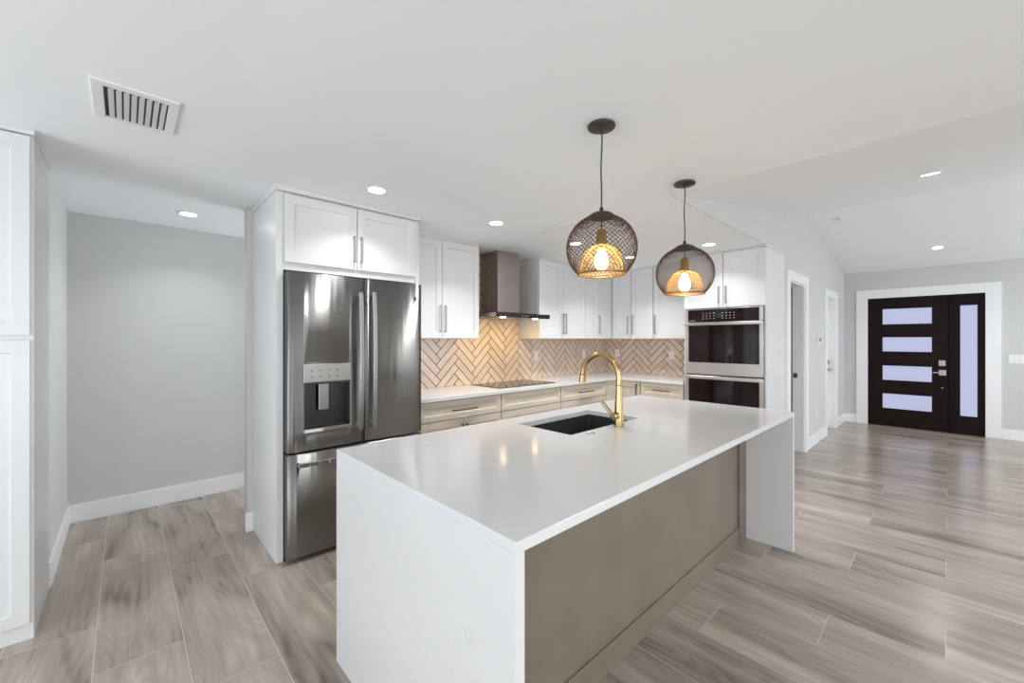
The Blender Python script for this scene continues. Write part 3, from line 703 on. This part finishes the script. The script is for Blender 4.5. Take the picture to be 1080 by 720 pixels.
ov = thing('double_wall_oven', 'stainless double wall oven with black glass doors and top control panel', 'oven', (4.63, 1.645, .405))
U0, U1 = 1.258, 2.037
WF = -XT + .001
obj('body', MB().fbox(FB, U0 + .02, U1 - .02, .405, 1.75, -XB + .03, WF - .002), 'darkgrey', ov)
cp = obj('control_panel', MB().fbox(FB, U0 + .034, U1 - .034, 1.614, 1.745, WF, WF + .030), 'blackglass', ov, 0.002)
obj('end_trim', MB().fbox(FB, U0, U0 + .034, 1.612, 1.752, WF, WF + .034), 'steel', ov, 0.002)
obj('end_trim', MB().fbox(FB, U1 - .034, U1, 1.612, 1.752, WF, WF + .034), 'steel', ov, 0.002)
obj('top_trim', MB().fbox(FB, U0 + .034, U1 - .034, 1.745, 1.752, WF, WF + .034), 'steel', ov, 0.001)
for gx in (1.77, 1.57):
    for i in range(4):
        for j in range(3): obj('button', MB().fbox(FB, gx + .038 * i - .05, gx + .038 * i - .038, 1.645 + j * .028, 1.651 + j * .028, WF + .030, WF + .0305), 'glyph', cp)
for i in range(4): obj('brand_mark', MB().fbox(FB, 1.93 + i * .015, 1.94 + i * .015, 1.624, 1.632, WF + .030, WF + .0305), 'glyph', cp)
obj('display', MB().fbox(FB, 1.635, 1.705, 1.655, 1.705, WF + .030, WF + .0304), 'black', cp)
def oven_door(z0, z1, band):
    d = obj('oven_door', MB().fbox(FB, U0, U1, z0, z1, WF, WF + .022), 'steel', ov, 0.002)
    obj('window', MB().fbox(FB, U0 + .036, U1 - .036, z0 + band, z1 - .03, WF + .022, WF + .025), 'blackglass', d, 0.001)
    mb = MB(); fwd = WF + .025
    q = .055
    mb.fbox(FB, U0 + .036 + q, U1 - .036 - q, z0 + band + q, z0 + band + q + .002, fwd, fwd + .0004).fbox(FB, U0 + .036 + q, U1 - .036 - q, z1 - .03 - q, z1 - .03 - q + .002, fwd, fwd + .0004)
    h = MB().fbox(FB, U0 - .004, U1 + .004, z1 - .034, z1 + .000, WF + .045, WF + .066)
    for u in (U0 + .014, U1 - .014): h.fbox(FB, u - .010, u + .010, z1 - .030, z1 - .004, WF + .022, WF + .046)
    obj('handle', h, 'steel', d, 0.004)
    return d
oven_door(1.040, 1.608, .130); oven_door(.44, 1.026, .13)

# ------------------------------------------------------------------ island
IX0, IX1, IY0, IY1 = 0.68, 3.272, 0.708, 1.855
IT = 0.030
ib = thing('island_cabinet', 'taupe wood island cabinet below the waterfall countertop', 'cabinet', (1.98, 1.4, 0))
obj('body', MB().box(IX0 + .032, IX1 - .032, 1.012, 1.64, 0.10, ZC - IT - .2205).box(IX0 + .032, 1.60, 1.012, 1.80, ZC - IT - .22, ZC - IT - .001).box(2.40, IX1 - .032, 1.012, 1.80, ZC - IT - .22, ZC - IT - .001).box(1.60, 2.40, 1.012, 1.24, ZC - IT - .22, ZC - IT - .001).box(1.60, 2.40, 1.77, 1.80, ZC - IT - .22, ZC - IT - .001).box(IX0 + .032, IX1 - .032, 1.64, 1.80, 0.10, ZC - IT - .2205), 'taupe', ib)
obj('back_panel', MB().box(IX0 + .031, 3.098, 1.004, 1.0118, 0.0, ZC - IT - .001), 'taupe', ib)
obj('baseboard', MB().box(IX0 + .031, 3.098, .994, 1.0035, 0.0, .112), 'taupe', ib, 0.002)
obj('end_stile', MB().box(3.108, IX1 - .032, .992, 1.0118, 0.0, ZC - IT - .001), 'taupe', ib, 0.002)
obj('toe_kick', MB().box(IX0 + .032, IX1 - .032, 1.012, 1.74, 0, .0995), 'taupe', ib)
n = 5; x0 = IX0 + .034; wdt = (IX1 - IX0 - .068) / n
for i in range(n):
    t_ = front('door', Frame((0, 0, 0), (1, 0, 0), (0, 1, 0)), x0 + i * wdt, x0 + (i + 1) * wdt, .105, ZC - IT - .004, 1.80, ib, 'taupe', hd=(x0 + (i + .9) * wdt, .78, .16, True), hmat='bronze')
# waterfall countertop: top with a sink cut-out and two legs
SX0, SX1, SY0, SY1 = 1.650, 2.328, 1.316, 1.702
wt = thing('waterfall_countertop', 'white quartz waterfall countertop with panel legs on the island', 'countertop', (1.98, 1.28, 0))
mb = MB()
def plate_with_hole(mb, x0, x1, y0, y1, z0, z1, hx0, hx1, hy0, hy1):
    b = len(mb.v)
    O = [(x0, y0), (x1, y0), (x1, y1), (x0, y1)]; I = [(hx0, hy0), (hx1, hy0), (hx1, hy1), (hx0, hy1)]
    for z in (z0, z1):
        for p in O + I: mb.v.append(Vector((p[0], p[1], z)))
    for i in range(4):
        j = (i + 1) % 4
        mb.f.append([b + i, b + j, b + 4 + j, b + 4 + i]); mb.f.append([b + 8 + i, b + 8 + j, b + 12 + j, b + 12 + i])
        mb.f.append([b + i, b + j, b + 8 + j, b + 8 + i]); mb.f.append([b + 4 + i, b + 4 + j, b + 12 + j, b + 12 + i])
plate_with_hole(mb, IX0, IX1, IY0, IY1, ZC - IT, ZC, SX0, SX1, SY0, SY1)
obj('top', mb, 'quartz', wt, 0.0015)
obj('panel_leg', MB().box(IX0, IX0 + .030, IY0, IY1, 0, ZC - IT - .0002), 'quartz', wt, 0.0015)
obj('panel_leg', MB().box(IX1 - .030, IX1, IY0, IY1, 0, ZC - IT - .0002), 'quartz', wt, 0.0015)
# sink: rounded bowl with drain
sk = thing('sink', 'black undermount sink bowl in the island countertop', 'sink', (1.99, 1.51, .69))
def rrect(x0, x1, y0, y1, r, n=6):
    P = []
    for cx_, cy_, a in ((x1 - r, y1 - r, 0), (x0 + r, y1 - r, 90), (x0 + r, y0 + r, 180), (x1 - r, y0 + r, 270)):
        for i in range(n + 1):
            q = R(a + 90 * i / n); P.append((cx_ + r * math.cos(q), cy_ + r * math.sin(q)))
    return P
zs = ZC - IT - .0008
rings = [(rrect(SX0 - .012, SX1 + .012, SY0 - .012, SY1 + .012, .03), zs - .212), (rrect(SX0 - .012, SX1 + .012, SY0 - .012, SY1 + .012, .03), zs),
         (rrect(SX0 - .004, SX1 + .004, SY0 - .004, SY1 + .004, .022), zs), (rrect(SX0 - .002, SX1 + .002, SY0 - .002, SY1 + .002, .022), zs - .185),
         (rrect(SX0 + .02, SX1 - .02, SY0 + .02, SY1 - .02, .02), zs - .2)]
mb = MB(); nn = len(rings[0][0])
for P, z in rings:
    for p in P: mb.v.append(Vector((p[0], p[1], z)))
for i in range(len(rings) - 1):
    for k in range(nn): mb.f.append([i * nn + k, i * nn + (k + 1) % nn, (i + 1) * nn + (k + 1) % nn, (i + 1) * nn + k])
mb.f.append([(len(rings) - 1) * nn + k for k in range(nn)]); mb.f.append([k for k in range(nn)][::-1])
obj('bowl', mb, 'sink', sk, smooth=True)
obj('drain', MB().lathe((1.99, 1.55, zs - .2), [(.045, 0.0002), (.045, .004), (.03, .003), (.028, .001)], 28), 'chrome', sk, smooth=True)
# faucet
fc = thing('faucet', 'brushed gold gooseneck pull down faucet beside the island sink', 'faucet', (2.008, 1.262, ZC))
fx, fy = 2.008, 1.262
obj('base', MB().lathe((fx, fy, ZC), [(.0285, .0004), (.0285, .004), (.0265, .05), (.0225, .10), (.0185, .18), (.0172, .228)], 32), 'gold', fc, smooth=True)
P = [(fx, fy, ZC + .229), (fx, fy, 1.19)]; Rr = .1235; zc_ = 1.2095
for i in range(0, 25):
    q = math.pi * (1 - i / 24); P.append((fx, fy + Rr + Rr * math.cos(q), zc_ + Rr * math.sin(q)))
P.append((fx, fy + 2 * Rr + .001, 1.222 - .02))
P = P[:-1]
obj('gooseneck', MB().tube(P, .0155, 20), 'gold', fc, smooth=True)
obj('spray_head', MB().tube([(fx, fy + 2 * Rr, 1.2092), (fx, fy + 2 * Rr + .002, 1.20), (fx, fy + 2 * Rr + .005, 1.165), (fx, fy + 2 * Rr + .005, 1.162)], [.0185, .0195, .0205, .0175], 20), 'gold', fc, smooth=True)
obj('joint_ring', MB().tube([(fx, fy, ZC + .2282), (fx, fy, ZC + .2325)], .0166, 20), 'bronze', fc, smooth=True)
obj('joint_ring', MB().tube([(fx, fy + 2 * Rr, 1.2095), (fx, fy + 2 * Rr, 1.2135)], .0172, 20), 'bronze', fc, smooth=True)
obj('handle_hub', MB().tube([(fx - .018, fy, .998), (fx - .062, fy, .998)], [.019, .019], 20), 'gold', fc, 0.002, smooth=True)
obj('lever', MB().tube([(fx - .05, fy, .998), (fx - .055, fy + .03, 1.028), (fx - .062, fy + .072, 1.078)], [.0105, .0095, .0085], 14), 'gold', fc, smooth=True)
o = obj('sink_air_switch', MB().lathe((1.751, 1.266, ZC + .0004), [(.024, 0), (.024, .004), (.021, .006), (.017, .006), (.016, .003), (.004, .003)], 28), 'chrome', None, smooth=True)
tag(o, 'small round chrome air switch set in the countertop beside the sink', 'air switch')

# ------------------------------------------------------------------ pendants
def wire_lathe(c, prof, ncol, nrow, thick, name, mat, parent):
    """diamond wire mesh of revolution"""
    # arc-length resample
    L = [0]
    for i in range(1, len(prof)): L.append(L[-1] + math.hypot(prof[i][0] - prof[i - 1][0], prof[i][1] - prof[i - 1][1]))
    def at(s):
        for i in range(1, len(L)):
            if s <= L[i] + 1e-9:
                t = (s - L[i - 1]) / (L[i] - L[i - 1]); return (prof[i - 1][0] + (prof[i][0] - prof[i - 1][0]) * t, prof[i - 1][1] + (prof[i][1] - prof[i - 1][1]) * t)
        return prof[-1]
    mb = MB(); c = Vector(c)
    for i in range(nrow + 1):
        r, z = at(L[-1] * i / nrow)
        for k in range(ncol):
            q = 2 * math.pi * (k + 0.5 * (i % 2)) / ncol; mb.v.append(c + Vector((r * math.cos(q), r * math.sin(q), z)))
    for i in range(nrow - 1):
        for k in range(ncol):
            if i % 2 == 0: lft, rgt = k - 1, k
            else: lft, rgt = k, k + 1
            mb.f.append([i * ncol + k, (i + 1) * ncol + lft % ncol, (i + 2) * ncol + k, (i + 1) * ncol + rgt % ncol])
    o = obj(name, mb, mat, parent, smooth=True, recalc=False)
    m = o.modifiers.new('wire', 'WIREFRAME'); m.thickness = thick; m.use_replace = True; m.use_even_offset = False
    return o
def pendant(x, y, label, s):
    zc = cz(x); zt = 1.998
    t = thing('pendant_light', label, 'pendant light', (x, y, 1.71), 'pendants over the island')
    obj('canopy', MB().lathe((x, y, zc), [(.058, -.0005), (.062, -.006), (.06, -.012), (.012, -.02), (.006, -.03)], 32), 'bronzecap', t, smooth=True)
    P = []
    for i in range(24):
        u = i / 23; P.append((x + .0022 * math.sin(u * 7), y - .0022 * math.sin(u * 9 + 1), zc - .025 - (zc - .025 - zt) * u))
    obj('cord', MB().tube(P, .0032, 8), 'black', t, smooth=True)
    c = (x, y, zt)
    sp = lambda pr: [(r * s, z * s) for r, z in pr]
    sh = obj('shade_cap', MB().lathe(c, sp([(.004, .018), (.008, .016), (.009, 0.0), (.030, -.006), (.045, -.012), (.054, -.019), (.062, -.028), (.060, -.029), (.050, -.020), (.03, -.010), (.004, -.004)]), 36), 'bronzecap', t, smooth=True)
    outer = sp([(.060, -.026), (.072, -.034), (.088, -.043), (.104, -.055), (.122, -.073), (.136, -.094), (.147, -.116), (.153, -.138), (.156, -.160), (.155, -.185), (.150, -.210), (.141, -.234), (.128, -.256), (.115, -.272), (.104, -.284)])
    ws = wire_lathe(c, outer, 42, 30, .0034, 'outer_shade', 'copper', t)
    rimp = [(x + .104 * s * math.cos(a), y + .104 * s * math.sin(a), zt - .284 * s) for a in [2 * math.pi * k / 48 for k in range(49)]]
    obj('rim', MB().tube(rimp, .0042, 8, False), 'brass', t, smooth=True)
    inner = sp([(.024, -.152), (.040, -.156), (.058, -.165), (.072, -.178), (.083, -.195), (.090, -.215), (.095, -.24), (.098, -.262), (.102, -.282)])
    wire_lathe(c, inner, 32, 17, .0030, 'inner_shade', 'goldwire', t)
    so = obj('socket', MB().lathe(c, sp([(.006, -.078), (.010, -.082), (.021, -.088), (.022, -.122), (.026, -.152), (.024, -.168), (.016, -.172)]), 28), 'brass', t, smooth=True)
    obj('inner_cord', MB().tube([(x, y, zt - .006 * s), (x + .002, y, zt - .04 * s), (x, y, zt - .080 * s)], .0028, 8), 'black', t, smooth=True)
    obj('bulb', MB().lathe(c, sp([(.0135, -.168), (.015, -.18), (.021, -.195), (.027, -.210), (.0305, -.226), (.029, -.242), (.022, -.256), (.012, -.263), (.003, -.265)]), 28), 'bulb', t, smooth=True)
    return t
pendant(1.562, 1.071, 'nearer of the two mesh globe pendant lights over the island', 1.0)
pendant(2.468, 1.095, 'farther mesh globe pendant light over the oven end of the island', 1.06)

# ------------------------------------------------------------------ ceiling fittings
def recessed(x, y, label, vault=False, power=7):
    z = vz(x) if vault else cz(x)
    t = thing('recessed_light', label, 'ceiling light', (x, y, z), 'recessed ceiling lights')
    tr = obj('trim_ring', MB().lathe((x, y, z), [(.070, -.0005), (.068, -.006), (.053, -.006), (.051, -.0025)], 40), 'trim', t, smooth=True)
    ln = obj('lens', MB().lathe((x, y, z), [(.051, -.0024), (.051, -.0045)], 36), 'lens', t)
    d = bpy.data.lights.new('downlight', 'AREA'); d.shape = 'DISK'; d.size = 0.12; d.energy = power; d.spread = R(120); d.color = (0.96, 0.98, 1.0)
    lo = bpy.data.objects.new('downlight', d); col.objects.link(lo); lo.parent = t; lo.location = (0, 0, -0.008)
    if vault:
        sl = (ZR - 2.366) / (XR - XV) if x < XR else (2.56 - ZR) / (XF - XR)
        t.rotation_euler = (0, -math.atan(sl), 0)
    return t
recessed(0.36, 4.09, 'round recessed ceiling light near the grey alcove wall', power=2.4)
recessed(1.19, 2.545, 'round recessed ceiling light in front of the refrigerator cabinet', power=3.5)
recessed(2.205, 2.53, 'round recessed ceiling light in front of the range hood')
recessed(3.22, 2.51, 'recessed ceiling light seen through the left of the near mesh pendant')
recessed(4.22, 2.50, 'recessed ceiling light seen through the right of the near mesh pendant')
recessed(4.22, 1.63, 'round recessed ceiling light just in front of the oven tower', power=3.5)
recessed(4.513, 0.095, 'recessed light on the sloped vault nearer the kitchen', True, 4)
recessed(8.248, 0.10, 'recessed light on the sloped vault nearest the front door', True, 4)

# big supply register
vt = thing('air_register', 'white louvered air register with dark slots in the ceiling upper left', 'air vent', (0.035, 2.36, 2.40), 'ceiling air vents')
zv = cz(0.1)
x0, x1, y0, y1 = -0.099, 0.169, 2.195, 2.555
a0, a1, b0, b1 = -0.062, 0.134, 2.238, 2.535
mb = MB(); plate_with_hole(mb, x0, x1, y0, y1, zv - .009, zv - .0005, a0, a1, b0, b1)
obj('frame', mb, 'plastic', vt, 0.003)
obj('dark_backing', MB().box(a0, a1, b0, b1, zv - .0022, zv - .0008), 'black', vt)  # thin black sheet stands for the shade behind the blades
for i in range(8):
    xx = a0 + .012 + i * (a1 - a0 - .012) / 8; d = (a1 - a0 - .012) / 8
    mb = MB(); mb.quadbox([(xx, b0 + .004, zv - .0095), (xx + d * .74, b0 + .004, zv - .0045), (xx + d * .74, b1, zv - .0045), (xx, b1, zv - .0095), (xx, b0 + .014, zv - .0085), (xx + d * .74, b0 + .004, zv - .0035), (xx + d * .74, b1, zv - .0035), (xx, b1, zv - .0085)])
    obj('blade', mb, 'plastic', vt)
vt2 = thing('air_register', 'slim white air vent in the ceiling behind the near pendant', 'air vent', (2.66, 2.25, 2.366), 'ceiling air vents')
zv = 2.366
mb = MB(); plate_with_hole(mb, 2.615, 2.755, 2.05, 2.45, zv - .008, zv - .0005, 2.645, 2.725, 2.08, 2.42); obj('frame', mb, 'plastic', vt2, 0.002)
obj('dark_backing', MB().box(2.645, 2.725, 2.08, 2.42, zv - .002, zv - .0008), 'darkgrey', vt2)  # dark sheet in place of the shaded opening
for i in range(4): obj('blade', MB().box(2.647 + i * .0195, 2.664 + i * .0195, 2.08, 2.42, zv - .007, zv - .004), 'plastic', vt2)
# smoke detector on the vault
sx_, sy_ = 6.617, .961
sd = thing('smoke_detector', 'round white smoke detector on the vaulted ceiling above the hall wall', 'smoke detector', (sx_, sy_, vz(sx_)))
obj('base', MB().lathe((sx_, sy_, vz(sx_)), [(.07, -.0005), (.07, -.008), (.066, -.009)], 32), 'plastic', sd, smooth=True)
obj('cover', MB().lathe((sx_, sy_, vz(sx_)), [(.06, -.0092), (.062, -.018), (.05, -.023), (.02, -.024)], 32), 'plastic', sd, smooth=True)
obj('test_button', MB().lathe((sx_ - .03, sy_, vz(sx_)), [(.01, -.0232), (.01, -.0262), (.006, -.0268)], 16), 'darkgrey', sd)
sd.rotation_euler = (0, -math.atan((2.56 - ZR) / (XF - XR)), 0)

# ------------------------------------------------------------------ wall plates
def outlet(F, u, v, w, label, wd=.072, hh=.115, group='white outlet plates'):
    t = thing('wall_outlet', label, 'outlet', F(u, v - hh / 2, w), group)
    p = obj('plate', MB().fbox(F, u - wd / 2, u + wd / 2, v - hh / 2, v + hh / 2, w, w + .006), 'plastic', t, 0.002)
    for dv in (-.027, .02):
        q = obj('socket', MB().fbox(F, u - .017, u + .017, v + dv - .006, v + dv + .02, w + .006, w + .0075), 'plastic', t, 0.001)
        obj('slots', MB().fbox(F, u - .008, u - .0055, v + dv + .003, v + dv + .014, w + .0075, w + .0078).fbox(F, u + .0055, u + .008, v + dv + .003, v + dv + .014, w + .0075, w + .0078), 'darkgrey', q)
    return t
outlet(FA, 3.75, 1.215, -YA + .0085, 'white outlet plate on the tiles just right of the cooktop')
outlet(FA, 4.737, 1.221, -YA + .0085, 'white outlet plate on the tiles left of the backsplash corner')
outlet(FB, 3.338, 1.221, -XB + .0085, 'white outlet plate on the tiles right of the backsplash corner')
outlet(FB, 2.513, 1.216, -XB + .0085, 'white outlet plate on the tiles nearest the oven tower')
outlet(FA, 6.93, .41, -YH, 'white outlet plate low on the hall wall between the doorways', group='hall plates')
th = thing('thermostat', 'small white thermostat on the hall wall between the doorways', 'thermostat', (7.05, YH, 1.36))
obj('case', MB().fbox(FA, 6.95, 7.15, 1.36, 1.46, -YH, -YH + .022), 'plastic', th, 0.004)
obj('display', MB().fbox(FA, 6.985, 7.115, 1.395, 1.445, -YH + .022, -YH + .0226), 'nickel', th)
sw = thing('switch_plate', 'white multi switch plate on the grey wall right of the front door', 'light switch', (XF, -.68, 1.08))
obj('plate', MB().fbox(FB, -.79, -.582, 1.083, 1.205, -XF, -XF + .006), 'plastic', sw, 0.002)
for i in range(4): obj('rocker', MB().fbox(FB, -.626 - i * .046, -.594 - i * .046, 1.11, 1.178, -XF + .006, -XF + .0105), 'plastic', sw, 0.002)
